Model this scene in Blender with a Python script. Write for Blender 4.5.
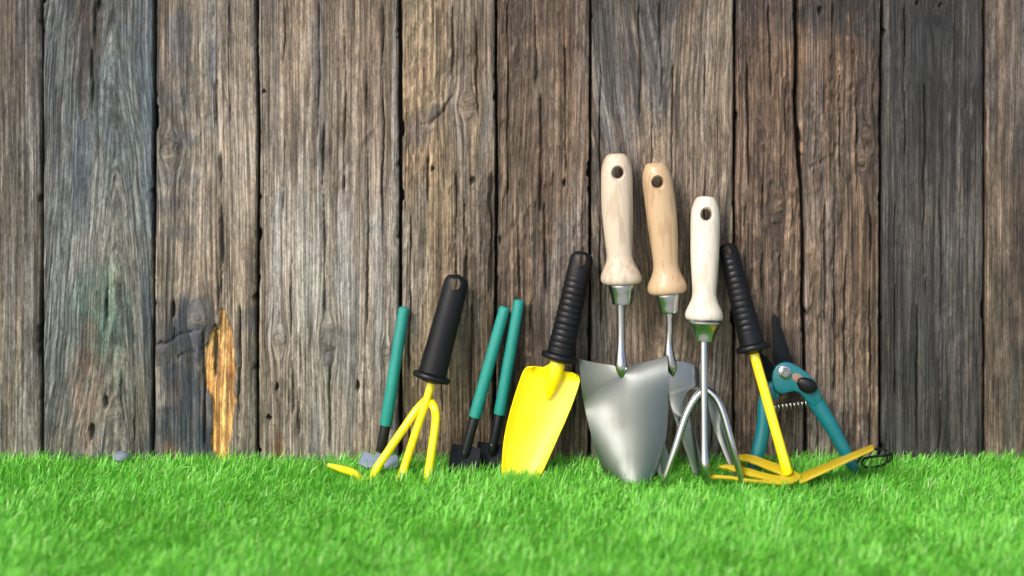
import bpy, bmesh, math, random
import numpy as np
from mathutils import Vector

# ------------------------------------------------------------------ camera, sky, sun, exposure
D = 1.6          # camera to fence face, metres
H = 0.55         # camera height above the soil
HY = -84.0       # image row of the horizon (lens is shifted down, camera is level)
K = 1000.0       # pixels per metre on the fence face

scn = bpy.context.scene
for o in list(bpy.data.objects):
    bpy.data.objects.remove(o)
C = scn.collection

cam_d = bpy.data.cameras.new('camera')
cam = bpy.data.objects.new('camera', cam_d)
C.objects.link(cam)
cam.location = (0, -D, H)
cam.rotation_euler = (math.radians(90), 0, 0)
cam_d.sensor_width = 36.0
cam_d.lens = 36.0 * (K * D) / 1024.0
cam_d.shift_y = -(288.0 - HY) / 1024.0
cam_d.clip_start = 0.05
cam_d.clip_end = 500
cam_d.dof.use_dof = True
cam_d.dof.focus_distance = 1.575
cam_d.dof.aperture_fstop = 2.2
scn.camera = cam

SUN_EL, SUN_AZ = 43.0, 37.0      # elevation, degrees to the left of straight at the fence
world = bpy.data.worlds.new('World')
scn.world = world
world.use_nodes = True
wn = world.node_tree
sky = wn.nodes.new('ShaderNodeTexSky')
sky.sky_type = 'NISHITA'
sky.sun_disc = False
sky.sun_elevation = math.radians(SUN_EL)
sky.sun_rotation = math.radians(180 + SUN_AZ)
sky.dust_density = 4.0
sky.air_density = 1.0
sky.ozone_density = 1.0
wn.links.new(sky.outputs[0], wn.nodes['Background'].inputs['Color'])
wn.nodes['Background'].inputs['Strength'].default_value = 0.15

sd = bpy.data.lights.new('sun', 'SUN')
sd.energy = 1.8
sd.angle = math.radians(18.0)
sd.color = (1.0, 0.975, 0.94)
sun = bpy.data.objects.new('sun', sd)
C.objects.link(sun)
sdir = Vector((-math.sin(math.radians(SUN_AZ)) * math.cos(math.radians(SUN_EL)),
               -math.cos(math.radians(SUN_AZ)) * math.cos(math.radians(SUN_EL)),
               math.sin(math.radians(SUN_EL))))
sun.rotation_euler = (-sdir).to_track_quat('-Z', 'Y').to_euler()
sun.location = sdir * 5

vs = scn.view_settings
vs.view_transform = 'Standard'
vs.look = 'None'
vs.gamma = 1.0
vs.use_curve_mapping = False
vs.exposure = 0.75

rng = np.random.default_rng(7)
random.seed(7)

# ------------------------------------------------------------------ places
def P(px, py, Y):
    """point seen at a picture position, Y metres in front of the fence face"""
    s = (D - Y) / (D * K)
    return Vector(((px - 512.0) * s, -Y, H - (py - HY) * s))
def G(px, py, z):
    """point seen at a picture position, at height z"""
    dist = K * D * (H - z) / (py - HY)
    return P(px, py, D - dist)
def S(Y):
    return (D - Y) / (D * K)

# ------------------------------------------------------------------ materials
def new_mat(name):
    m = bpy.data.materials.new(name)
    m.use_nodes = True
    nt = m.node_tree
    b = nt.nodes['Principled BSDF']
    return m, nt, b
def N(nt, t, **kw):
    n = nt.nodes.new(t)
    for k, v in kw.items():
        if k in n.inputs.keys():
            n.inputs[k].default_value = v
        else:
            setattr(n, k, v)
    return n
def ramp(nt, fac, stops):
    r = nt.nodes.new('ShaderNodeValToRGB')
    el = r.color_ramp.elements
    while len(el) < len(stops):
        el.new(0.5)
    for e, (p, c) in zip(el, stops):
        e.position = p
        e.color = (c[0], c[1], c[2], 1)
    nt.links.new(fac, r.inputs[0])
    return r
def bump(nt, b, height, strength, dist):
    bn = nt.nodes.new('ShaderNodeBump')
    bn.inputs['Strength'].default_value = strength
    bn.inputs['Distance'].default_value = dist
    nt.links.new(height, bn.inputs['Height'])
    nt.links.new(bn.outputs[0], b.inputs['Normal'])
    return bn
def coords(nt, scale=(1, 1, 1)):
    tc = nt.nodes.new('ShaderNodeTexCoord')
    mp = nt.nodes.new('ShaderNodeMapping')
    mp.inputs['Scale'].default_value = scale
    nt.links.new(tc.outputs['Object'], mp.inputs['Vector'])
    return mp.outputs[0]

def paint(name, col, rough, bscale=400, bstr=0.1, spec=0.5, wear=0.12, coat=0.0, dust=0.0):
    m, nt, b = new_mat(name)
    v = coords(nt)
    n1 = N(nt, 'ShaderNodeTexNoise', Scale=35.0, Detail=6.0); nt.links.new(v, n1.inputs['Vector'])
    c0 = [c * (1 - wear) for c in col]
    c1 = [min(1, c * (1 + wear)) for c in col]
    r = ramp(nt, n1.outputs[0], [(0.3, c0), (0.7, c1)])
    out = r.outputs[0]
    if dust > 0:
        n3 = N(nt, 'ShaderNodeTexNoise', Scale=160.0, Detail=8.0); nt.links.new(v, n3.inputs['Vector'])
        rr = ramp(nt, n3.outputs[0], [(0.52, (0, 0, 0)), (0.78, (dust, dust, dust))])
        mx = N(nt, 'ShaderNodeMix', data_type='RGBA')
        nt.links.new(rr.outputs[0], mx.inputs[0])
        nt.links.new(out, mx.inputs[6])
        mx.inputs[7].default_value = (0.30, 0.27, 0.22, 1)
        out = mx.outputs[2]
    nt.links.new(out, b.inputs['Base Color'])
    rr2 = ramp(nt, n1.outputs[0], [(0.25, (rough * .8,) * 3), (0.75, (min(1, rough * 1.25),) * 3)])
    nt.links.new(rr2.outputs[0], b.inputs['Roughness'])
    b.inputs['Specular IOR Level'].default_value = spec
    b.inputs['Coat Weight'].default_value = coat
    b.inputs['Coat Roughness'].default_value = 0.15
    n2 = N(nt, 'ShaderNodeTexNoise', Scale=float(bscale), Detail=4.0); nt.links.new(v, n2.inputs['Vector'])
    bump(nt, b, n2.outputs[0], bstr, 0.002)
    return m

def steel(name, col, rough, brush=(1, 1, 1), bstr=0.06, aniso=0.0):
    m, nt, b = new_mat(name)
    v = coords(nt, brush)
    n1 = N(nt, 'ShaderNodeTexNoise', Scale=90.0, Detail=8.0); nt.links.new(v, n1.inputs['Vector'])
    v2 = coords(nt)
    n2 = N(nt, 'ShaderNodeTexNoise', Scale=22.0, Detail=5.0); nt.links.new(v2, n2.inputs['Vector'])
    r = ramp(nt, n2.outputs[0], [(0.3, [c * .86 for c in col]), (0.7, col)])
    nt.links.new(r.outputs[0], b.inputs['Base Color'])
    b.inputs['Metallic'].default_value = 1.0
    mul = N(nt, 'ShaderNodeMath', operation='MULTIPLY'); mul.inputs[1].default_value = 0.5
    nt.links.new(n1.outputs[0], mul.inputs[0])
    add = N(nt, 'ShaderNodeMath', operation='ADD')
    nt.links.new(mul.outputs[0], add.inputs[0]); nt.links.new(n2.outputs[0], add.inputs[1])
    rr = ramp(nt, add.outputs[0], [(0.4, (rough * .7,) * 3), (1.0, (rough * 1.5,) * 3)])
    nt.links.new(rr.outputs[0], b.inputs['Roughness'])
    b.inputs['Anisotropic'].default_value = aniso
    b.inputs['Anisotropic Rotation'].default_value = .25
    bump(nt, b, n1.outputs[0], bstr, 0.001)
    return m

def beech(name, pale, deep, rough=0.5):
    m, nt, b = new_mat(name)
    v = coords(nt, (1, 1, 0.09))
    n1 = N(nt, 'ShaderNodeTexNoise', Scale=260.0, Detail=5.0); nt.links.new(v, n1.inputs['Vector'])
    v2 = coords(nt, (1, 1, 0.25))
    n2 = N(nt, 'ShaderNodeTexNoise', Scale=55.0, Detail=4.0, Distortion=1.0); nt.links.new(v2, n2.inputs['Vector'])
    add = N(nt, 'ShaderNodeMath', operation='ADD')
    nt.links.new(n1.outputs[0], add.inputs[0]); nt.links.new(n2.outputs[0], add.inputs[1])
    r = ramp(nt, add.outputs[0], [(0.78, deep), (0.98, [(a + c) / 2 for a, c in zip(pale, deep)]), (1.15, pale)])
    nt.links.new(r.outputs[0], b.inputs['Base Color'])
    b.inputs['Roughness'].default_value = rough
    b.inputs['Specular IOR Level'].default_value = 0.35
    bump(nt, b, n1.outputs[0], 0.18, 0.0012)
    return m

M = {}
M['black'] = paint('black_plastic', (0.005, 0.0055, 0.007), 0.42, 900, 0.12, spec=.22, dust=0.012)
M['black_metal'] = paint('black_enamel', (0.005, 0.0065, 0.009), 0.30, 500, 0.10, spec=.4, dust=0.012)
M['yellow'] = paint('yellow_enamel', (0.90, 0.69, 0.004), 0.24, 300, 0.04, wear=0.05, coat=0.5)
M['yellow_shaded'] = paint('yellow_enamel_shaded', (0.43, 0.315, 0.008), 0.45, 420, 0.25, wear=0.10, dust=0.10)  # hoe head: dusty yellow, shade on its flat faces put into the colour
M['green'] = paint('green_grip', (0.004, 0.215, 0.18), 0.38, 1400, 0.45, wear=0.10, dust=0.05)
M['teal'] = paint('teal_plastic', (0.002, 0.115, 0.135), 0.30, 900, 0.15, wear=0.10, coat=0.1)
M['steel'] = steel('brushed_steel', (0.44, 0.45, 0.45), 0.22, (1, 1, 0.06), 0.05)
M['steel_plate'] = steel('polished_steel', (0.26, 0.275, 0.27), 0.29, (1, 1, 0.05), 0.03, aniso=.96)
M['chrome'] = steel('chromed_steel', (0.44, 0.445, 0.45), 0.12, (1, 1, 0.2), 0.03)
M['grey_metal'] = paint('grey_blue_metal', (0.16, 0.20, 0.27), 0.45, 500, 0.15, wear=0.15)
M['beech_a'] = beech('pale_beech', (0.49, 0.405, 0.315), (0.385, 0.305, 0.22))
M['beech_b'] = beech('varnished_beech', (0.43, 0.305, 0.185), (0.33, 0.215, 0.115), 0.38)
M['beech_c'] = beech('white_beech', (0.57, 0.52, 0.445), (0.475, 0.415, 0.335))
M['spade_black'] = paint('matt_black_enamel', (0.006, 0.0075, 0.010), 0.62, 500, 0.15, spec=.10, dust=0.02)
M['stone'] = paint('grey_stone', (0.13, 0.155, 0.185), 0.8, 260, 0.5, wear=0.25)

# ------------------------------------------------------------------ mesh helpers
def mesh_obj(name, verts, faces, mat, parent=None, smooth=True, sharp=None, org=None):
    org = org if org is not None else (parent.location if parent is not None and parent.type == 'EMPTY' else Vector((0, 0, 0)))
    me = bpy.data.meshes.new(name)
    me.from_pydata([tuple(Vector(v) - org) for v in verts], [], faces)
    me.update()
    me.materials.append(mat)
    if smooth:
        me.polygons.foreach_set('use_smooth', [True] * len(me.polygons))
        if sharp:
            me.set_sharp_from_angle(angle=math.radians(sharp))
    o = bpy.data.objects.new(name, me)
    C.objects.link(o)
    if parent is not None:
        o.parent = parent
    return o

def thing(name, label, cat, loc, group=None):
    o = bpy.data.objects.new(name, None)
    C.objects.link(o)
    o.empty_display_size = 0.02
    o.location = loc
    o['label'] = label
    o['category'] = cat
    if group:
        o['group'] = group
    return o

def catmull(pts, sub):
    pts = [np.array(p, float) for p in pts]
    if sub <= 1 or len(pts) < 3:
        return pts
    out = []
    n = len(pts)
    for i in range(n - 1):
        p0 = pts[max(i - 1, 0)]; p1 = pts[i]; p2 = pts[i + 1]; p3 = pts[min(i + 2, n - 1)]
        for j in range(sub):
            t = j / sub
            out.append(0.5 * ((2 * p1) + (-p0 + p2) * t + (2 * p0 - 5 * p1 + 4 * p2 - p3) * t * t + (-p0 + 3 * p1 - 3 * p2 + p3) * t ** 3))
    out.append(pts[-1])
    return out

def loft(rows, seg, cap=True):
    """rows: list of (centre, w vector, n vector) -> verts, faces"""
    vs_, fs = [], []
    for c, w, n in rows:
        for k in range(seg):
            a = 2 * math.pi * k / seg
            vs_.append(c + w * math.cos(a) + n * math.sin(a))
    for i in range(len(rows) - 1):
        for k in range(seg):
            k2 = (k + 1) % seg
            fs.append((i * seg + k, i * seg + k2, (i + 1) * seg + k2, (i + 1) * seg + k))
    if cap:
        fs.append(tuple(range(seg))[::-1])
        fs.append(tuple((len(rows) - 1) * seg + k for k in range(seg)))
    return vs_, fs

def sweep_data(pts, sub=4, seg=28):
    """pts: (px, py, Y, half width px, half depth px); cross-sections square to the path"""
    pp = catmull(pts, sub)
    cs = [P(p[0], p[1], p[2]) for p in pp]
    rows = []
    for i, p in enumerate(pp):
        a = cs[max(i - 1, 0)]; b = cs[min(i + 1, len(cs) - 1)]
        t = (b - a)
        t = t.normalized() if t.length > 1e-9 else Vector((0, 0, -1))
        n = Vector((0, -1, 0)); n = (n - t * n.dot(t)).normalized()
        w = t.cross(n)
        s = S(p[2])
        rows.append((cs[i], w * max(p[3], .05) * s, n * max(p[4], .05) * s))
    return loft(rows, seg)

def axis_profile(p0, p1, prof, sub=1, seg=36, bend=0.0):
    """solid of revolution: p0, p1 = (px,py,Y) ends; prof = (t along in px, rw px, rn px)"""
    a, b = P(*p0), P(*p1)
    L = (b - a).length
    t = (b - a) / L
    n = Vector((0, -1, 0)); n = (n - t * n.dot(t)).normalized()
    w = t.cross(n)
    pr = catmull(prof, sub)
    rows = []
    for q in pr:
        f = q[0] / 1000.0
        off = w * (bend * math.sin(math.pi * min(1, max(0, f / L))) / 1000.0)
        rows.append((a + t * f + off, w * max(q[1], .05) / 1000.0, n * max(q[2], .05) / 1000.0))
    v, f = loft(rows, seg)
    return v, f, (a, t, w, n)

def tube(pts3, radii, sub=5, seg=16, flat=None):
    """round bar along world points (parallel transport)"""
    q = [list(p) + [r] for p, r in zip(pts3, radii)]
    q = catmull(q, sub)
    cs = [Vector(p[:3]) for p in q]
    rs = [max(p[3], 1e-5) for p in q]
    t = (cs[1] - cs[0]).normalized()
    n = Vector((0, -1, 0))
    if abs(n.dot(t)) > .95:
        n = Vector((0, 0, 1))
    n = (n - t * n.dot(t)).normalized()
    rows = []
    for i in range(len(cs)):
        t = (cs[min(i + 1, len(cs) - 1)] - cs[max(i - 1, 0)]).normalized()
        n = (n - t * n.dot(t)).normalized()
        w = t.cross(n)
        rows.append((cs[i], w * rs[i], n * rs[i]))
    # rounded ends
    c, w, n2 = rows[0]
    d = (cs[0] - cs[1]).normalized() * rs[0]
    rows = [(c + d * .5, w * .55, n2 * .55), (c + d * .25, w * .86, n2 * .86)] + rows
    c, w, n2 = rows[-1]
    d = (cs[-1] - cs[-2]).normalized() * rs[-1]
    rows += [(c + d * .25, w * .86, n2 * .86), (c + d * .5, w * .55, n2 * .55)]
    return loft(rows, seg)

def bar(name, pxpts, r, mat, parent, sub=5, seg=16):
    pts = [P(*p[:3]) for p in pxpts]
    rr = [(p[3] if len(p) > 3 else r) / 1000.0 for p in pxpts]
    v, f = tube(pts, rr, sub, seg)
    return mesh_obj(name, v, f, mat, parent, sharp=50)

def bevelled(name, o, width, segs=2, angle=35):
    md = o.modifiers.new('bevel', 'BEVEL')
    md.width = width; md.segments = segs; md.limit_method = 'ANGLE'; md.angle_limit = math.radians(angle)
    return bake(o, 40)

def bake(o, sharp=40):
    dg = bpy.context.evaluated_depsgraph_get()
    dg.update()
    me = bpy.data.meshes.new_from_object(o.evaluated_get(dg))
    o.modifiers.clear()
    o.data = me
    me.polygons.foreach_set('use_smooth', [True] * len(me.polygons))
    me.set_sharp_from_angle(angle=math.radians(sharp))
    return o

def plate(name, pts, thick, mat, parent, bev=0.0005, org=None):
    """flat polygon of world points with real thickness along its own normal"""
    pts = [Vector(p) for p in pts]
    nrm = Vector((0, 0, 0))
    for i in range(len(pts)):
        a, b = pts[i], pts[(i + 1) % len(pts)]
        nrm += a.cross(b)
    nrm.normalize()
    if nrm.y > 0:
        nrm = -nrm
        pts = pts[::-1]
    n = len(pts)
    v = [p + nrm * thick / 2 for p in pts] + [p - nrm * thick / 2 for p in pts]
    f = [tuple(range(n)), tuple(range(n, 2 * n))[::-1]]
    for i in range(n):
        j = (i + 1) % n
        f.append((i, i + n, j + n, j))
    o = mesh_obj(name, v, f, mat, parent, org=org)
    bm = bmesh.new(); bm.from_mesh(o.data)
    bmesh.ops.recalc_face_normals(bm, faces=bm.faces)
    bm.to_mesh(o.data); bm.free()
    if bev:
        bevelled(name, o, bev, 2, 30)
    return o

def blade_sheet(name, rows, mat, parent, bulge, thick=0.0014, cols=28, sub=5, lip=None, yaw=0.0):
    """scoop: rows = ((xl,yl),(xr,yr),Y, bulge factor); bulge>0 centre nearer the viewer (metres)"""
    q = catmull([(a[0], a[1], b[0], b[1], Y, k) for a, b, Y, k in rows], sub)
    nr = len(q)
    g = []
    for i, (xl, yl, xr, yr, Y, k) in enumerate(q):
        for j in range(cols + 1):
            t = j / cols
            c = 2 * t - 1
            yo = 0.0
            if lip:
                yo = lip(i / (nr - 1), c)
            Ye = Y + yo * (q[-1][4] - q[0][4]) / (q[-1][1] - q[0][1])
            g.append(P(xl + (xr - xl) * t, yl + (yr - yl) * t + yo, Ye + bulge * k * (1 - abs(c) ** 2.2) + yaw * c))
    W = cols + 1
    nor = [Vector((0, 0, 0)) for _ in g]
    fs = []
    for i in range(nr - 1):
        for j in range(cols):
            a, b, c2, d = i * W + j, i * W + j + 1, (i + 1) * W + j + 1, (i + 1) * W + j
            fs.append((a, d, c2, b))
            fn = (g[d] - g[a]).cross(g[b] - g[a])
            for kx in (a, b, c2, d):
                nor[kx] += fn
    n0 = len(g)
    nor = [x.normalized() if x.length > 0 else Vector((0, -1, 0)) for x in nor]
    if sum(x.y for x in nor) > 0:
        nor = [-x for x in nor]
        fs = [f[::-1] for f in fs]
    back = [p - nn * thick for p, nn in zip(g, nor)]
    fs += [tuple(x + n0 for x in f[::-1]) for f in fs]
    ring = [j for j in range(W)] + [i * W + cols for i in range(1, nr)] + [(nr - 1) * W + j for j in range(cols - 1, -1, -1)] + [i * W for i in range(nr - 2, 0, -1)]
    for i in range(len(ring)):
        a, b = ring[i], ring[(i + 1) % len(ring)]
        fs.append((a, b, b + n0, a + n0))
    o = mesh_obj(name, g + back, fs, mat, parent)
    bm = bmesh.new(); bm.from_mesh(o.data)
    bmesh.ops.recalc_face_normals(bm, faces=bm.faces)
    bm.to_mesh(o.data); bm.free()
    o.data.set_sharp_from_angle(angle=math.radians(50))
    return o

def cut(o, v, f):
    """cut a hole through a part"""
    org = o.parent.location if o.parent else Vector((0, 0, 0))
    me = bpy.data.meshes.new('cutter')
    me.from_pydata([tuple(Vector(x) - org) for x in v], [], f)
    bm = bmesh.new(); bm.from_mesh(me)
    bmesh.ops.recalc_face_normals(bm, faces=bm.faces)
    bm.to_mesh(me); bm.free()
    bm = bmesh.new(); bm.from_mesh(o.data)
    bmesh.ops.recalc_face_normals(bm, faces=bm.faces)
    bm.to_mesh(o.data); bm.free()
    c = bpy.data.objects.new('cutter', me)
    C.objects.link(c)
    c.parent = o.parent
    md = o.modifiers.new('hole', 'BOOLEAN')
    md.operation = 'DIFFERENCE'
    md.solver = 'EXACT'
    md.object = c
    bpy.context.view_layer.update()
    bake(o, 40)
    bpy.data.objects.remove(c)
    bpy.data.meshes.remove(me)
    return o

# ------------------------------------------------------------------ numpy noise
def _hash(ix, iy, seed):
    h = (ix.astype(np.int64) * 374761393 + iy.astype(np.int64) * 668265263 + seed * 1442695041) & 0xFFFFFFFF
    h = ((h ^ (h >> 13)) * 1274126177) & 0xFFFFFFFF
    h = (h ^ (h >> 16)) & 0xFFFFFFFF
    return h / 4294967295.0
def noise(x, y, seed=0):
    x0 = np.floor(x); y0 = np.floor(y)
    fx = x - x0; fy = y - y0
    fx = fx * fx * (3 - 2 * fx); fy = fy * fy * (3 - 2 * fy)
    a = _hash(x0, y0, seed); b = _hash(x0 + 1, y0, seed)
    c = _hash(x0, y0 + 1, seed); d = _hash(x0 + 1, y0 + 1, seed)
    return (a + (b - a) * fx) * (1 - fy) + (c + (d - c) * fx) * fy
def fbm(x, y, seed=0, octv=4, gain=.5):
    s = 0; a = 1; tot = 0
    for i in range(octv):
        s = s + a * noise(x, y, seed + i * 17); tot += a
        x = x * 2.03 + 11.3; y = y * 2.03 + 4.7; a *= gain
    return s / tot
def sstep(e0, e1, x):
    t = np.clip((x - e0) / (e1 - e0), 0, 1)
    return t * t * (3 - 2 * t)
def lin(r, g, b):
    f = lambda c: (c / 255 / 12.92) if c / 255 <= .04045 else ((c / 255 + .055) / 1.055) ** 2.4
    return np.array([f(r), f(g), f(b)])

# ------------------------------------------------------------------ ground
def yard_mat():
    m, nt, b = new_mat('pale_concrete')
    v = coords(nt)
    n1 = N(nt, 'ShaderNodeTexNoise', Scale=40.0, Detail=9.0); nt.links.new(v, n1.inputs['Vector'])
    n2 = N(nt, 'ShaderNodeTexNoise', Scale=0.8, Detail=6.0); nt.links.new(v, n2.inputs['Vector'])
    add = N(nt, 'ShaderNodeMath', operation='ADD')
    nt.links.new(n1.outputs[0], add.inputs[0]); nt.links.new(n2.outputs[0], add.inputs[1])
    r = ramp(nt, add.outputs[0], [(.7, (.27, .265, .255)), (1.0, (.36, .355, .345)), (1.3, (.44, .435, .42))])
    nt.links.new(r.outputs[0], b.inputs['Base Color'])
    b.inputs['Roughness'].default_value = .85
    bump(nt, b, n1.outputs[0], .4, .004)
    return m
def ground_mat():
    m, nt, b = new_mat('turf_backing')
    v = coords(nt)
    n1 = N(nt, 'ShaderNodeTexNoise', Scale=180.0, Detail=8.0); nt.links.new(v, n1.inputs['Vector'])
    n2 = N(nt, 'ShaderNodeTexNoise', Scale=3.0, Detail=6.0); nt.links.new(v, n2.inputs['Vector'])
    add = N(nt, 'ShaderNodeMath', operation='ADD')
    nt.links.new(n1.outputs[0], add.inputs[0]); nt.links.new(n2.outputs[0], add.inputs[1])
    r = ramp(nt, add.outputs[0], [(.75, (.02, .10, .008)), (1.0, (.05, .22, .014)), (1.2, (.10, .34, .025))])
    nt.links.new(r.outputs[0], b.inputs['Base Color'])
    b.inputs['Roughness'].default_value = .8
    bump(nt, b, n1.outputs[0], .8, .01)
    return m
g = 150.0
gr = mesh_obj('ground', [(-g, -g, -.006), (g, -g, -.006), (g, g, -.006), (-g, g, -.006)], [(0, 1, 2, 3)], yard_mat(), smooth=False)
gr['kind'] = 'structure'
gr = mesh_obj('lawn_bed', [(-1.3, -.345, 0), (1.3, -.345, 0), (1.3, .02, 0), (-1.3, .02, 0), (-1.3, -.345, -.005), (1.3, -.345, -.005), (1.3, .02, -.005), (-1.3, .02, -.005)],
              [(0, 1, 2, 3), (4, 5, 1, 0), (5, 6, 2, 1), (7, 4, 0, 3)], ground_mat(), smooth=False)
gr['kind'] = 'structure'

# ------------------------------------------------------------------ fence of old planks
def plank_mat():
    m, nt, b = new_mat('weathered_wood')
    ac = N(nt, 'ShaderNodeAttribute', attribute_name='wood_colour')
    ag = N(nt, 'ShaderNodeAttribute', attribute_name='grain_coord')
    def gn(sx, sz, det, rough=.6):
        mp = N(nt, 'ShaderNodeMapping'); mp.inputs['Scale'].default_value = (sx, sz, sx * .45)
        nt.links.new(ag.outputs['Vector'], mp.inputs['Vector'])
        n = N(nt, 'ShaderNodeTexNoise', Scale=1.0, Detail=det, Roughness=rough)
        nt.links.new(mp.outputs[0], n.inputs['Vector'])
        return n
    fine = gn(850, 22, 5.0, .65)
    med = gn(300, 9, 4.0)
    pores = gn(700, 90, 3.0)
    def lines(src, wdt, k):
        sb = N(nt, 'ShaderNodeMath', operation='SUBTRACT'); sb.inputs[1].default_value = .5
        nt.links.new(src, sb.inputs[0])
        ab = N(nt, 'ShaderNodeMath', operation='ABSOLUTE'); nt.links.new(sb.outputs[0], ab.inputs[0])
        return ramp(nt, ab.outputs[0], [(0, (k, k, k)), (wdt, (1, 1, 1))])
    ln1 = lines(gn(150, 2.2, 3.0, .55).outputs[0], .085, .40)
    ln2 = lines(gn(330, 5.0, 2.0, .5).outputs[0], .11, .55)
    speck = gn(1000, 330, 2.0)
    flk = ramp(nt, gn(210, 52, 4.0, .6).outputs[0], [(.478, (0, 0, 0)), (.505, (1, 1, 1))])
    pat = ramp(nt, gn(26, 7, 3.0).outputs[0], [(.44, (0, 0, 0)), (.60, (1, 1, 1))])
    flake = N(nt, 'ShaderNodeMix', data_type='RGBA'); flake.inputs[6].default_value = (1, 1, 1, 1)
    nt.links.new(pat.outputs[0], flake.inputs[0]); nt.links.new(flk.outputs[0], flake.inputs[7])
    fcol = ramp(nt, flake.outputs[2], [(0, (.66, .64, .63)), (1, (1.06, 1.06, 1.06))])
    flk2 = ramp(nt, gn(420, 120, 3.0, .6).outputs[0], [(.455, (.66, .65, .64)), (.49, (1.04, 1.04, 1.04))])
    r1 = ramp(nt, fine.outputs[0], [(.30, (.40, .40, .42)), (.5, (1.0, 1.0, 1.0)), (.68, (1.50, 1.47, 1.42))])
    m1 = N(nt, 'ShaderNodeMix', data_type='RGBA', blend_type='MULTIPLY'); m1.inputs[0].default_value = .72
    nt.links.new(ac.outputs['Color'], m1.inputs[6]); nt.links.new(r1.outputs[0], m1.inputs[7])
    r2 = ramp(nt, pores.outputs[0], [(.30, (.6, .6, .62)), (.46, (1, 1, 1)), (.7, (1.12, 1.12, 1.1))])
    m2 = N(nt, 'ShaderNodeMix', data_type='RGBA', blend_type='MULTIPLY'); m2.inputs[0].default_value = .6
    nt.links.new(m1.outputs[2], m2.inputs[6]); nt.links.new(r2.outputs[0], m2.inputs[7])
    out = m2.outputs[2]
    r3 = ramp(nt, speck.outputs[0], [(.3, (.72, .72, .72)), (.5, (1, 1, 1)), (.7, (1.22, 1.22, 1.22))])
    for src, k in ((ln1, .9), (ln2, .85), (r3, .8), (fcol, .85), (flk2, .7)):
        mm = N(nt, 'ShaderNodeMix', data_type='RGBA', blend_type='MULTIPLY'); mm.inputs[0].default_value = k
        nt.links.new(out, mm.inputs[6]); nt.links.new(src.outputs[0], mm.inputs[7])
        out = mm.outputs[2]
    nt.links.new(out, b.inputs['Base Color'])
    b.inputs['Roughness'].default_value = .66
    b.inputs['Specular IOR Level'].default_value = .38
    a1 = N(nt, 'ShaderNodeMath', operation='MULTIPLY'); a1.inputs[1].default_value = .9
    nt.links.new(med.outputs[0], a1.inputs[0])
    a2 = N(nt, 'ShaderNodeMath', operation='ADD')
    nt.links.new(a1.outputs[0], a2.inputs[0]); nt.links.new(fine.outputs[0], a2.inputs[1])
    a3 = N(nt, 'ShaderNodeMath', operation='MULTIPLY_ADD'); a3.inputs[1].default_value = .5
    nt.links.new(pores.outputs[0], a3.inputs[0]); nt.links.new(a2.outputs[0], a3.inputs[2])
    for src, k in ((ln1, .7), (ln2, .45), (speck, .25), (fcol, .8), (flk2, .4)):
        a4 = N(nt, 'ShaderNodeMath', operation='MULTIPLY_ADD'); a4.inputs[1].default_value = k
        nt.links.new(src.outputs[0], a4.inputs[0]); nt.links.new(a3.outputs[0], a4.inputs[2])
        a3 = a4
    bump(nt, b, a3.outputs[0], .6, .0016)
    return m
PM = plank_mat()
dark_m, dnt, db = new_mat('dark_backing_wood')
dn = N(dnt, 'ShaderNodeTexNoise', Scale=60.0, Detail=5.0)
dnt.links.new(coords(dnt, (1, 1, .1)), dn.inputs['Vector'])
dnt.links.new(ramp(dnt, dn.outputs[0], [(.3, (.012, .010, .009)), (.7, (.03, .025, .02))]).outputs[0], db.inputs['Base Color'])
db.inputs['Roughness'].default_value = .9

FT = 0.93          # fence height, set so the added board above shades the plank tops
fence = thing('plank_fence', 'old weathered fence of wide upright wooden planks behind the tools', 'fence', Vector((0, 0.02, 0)))
mesh_obj('backing_board', [(-1.35, .024, 0), (1.35, .024, 0), (1.35, .024, FT - .02), (-1.35, .024, FT - .02),
                           (-1.35, .036, 0), (1.35, .036, 0), (1.35, .036, FT - .02), (-1.35, .036, FT - .02)],
         [(0, 1, 2, 3), (5, 4, 7, 6), (4, 0, 3, 7), (1, 5, 6, 2), (3, 2, 6, 7)], dark_m, fence, smooth=False)

mesh_obj('shade_board', [(-1.35, -.36, FT + .004), (1.35, -.36, FT + .004), (1.35, .06, FT + .06), (-1.35, .06, FT + .06),  # added board out of view, only there to shade the upper planks
                        (-1.35, -.36, FT + .028), (1.35, -.36, FT + .028), (1.35, .06, FT + .084), (-1.35, .06, FT + .084)],
         [(3, 2, 1, 0), (4, 5, 6, 7), (0, 1, 5, 4), (1, 2, 6, 5), (2, 3, 7, 6), (3, 0, 4, 7)], dark_m, fence, smooth=False)

def wx(px): return (px - 512.0) / K
def wz(py): return H - (py - HY) / K

SEAM = {  # picture column of each joint (x px) as (row, column) knots, gap px
    0: ([(0, -336)], 3), 1: ([(0, -232)], 3), 2: ([(0, -128)], 3), 3: ([(0, -20)], 3),
    4: ([(0, 74 - 32)], 3),
    5: ([(0, 155), (200, 154), (455, 153)], 3.2),
    6: ([(0, 257), (120, 258.5), (300, 257.5), (455, 257.5)], 3.4),
    7: ([(0, 400), (455, 400.5)], 4.0),
    8: ([(0, 496), (200, 496.5), (455, 494)], 3.2),
    9: ([(0, 590.5), (455, 589.5)], 2.8),
    10: ([(0, 735), (455, 734)], 3.0),
    11: ([(0, 796), (60, 797), (100, 795.5), (140, 798), (190, 802), (240, 803.5), (300, 803), (400, 806), (455, 806)], 4.6),
    12: ([(0, 882.5), (120, 881), (240, 880.5), (455, 880.5)], 3.0),
    13: ([(0, 985)], 3), 14: ([(0, 1092)], 3), 15: ([(0, 1180)], 3), 16: ([(0, 1290)], 3),
}
def seam_x(i, z):
    kn, gap = SEAM[i]
    rows = np.array([k[0] for k in kn], float); cols = np.array([k[1] for k in kn], float)
    py = HY + (H - z) * K
    px = np.interp(py, rows, cols)
    return wx(px)

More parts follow.
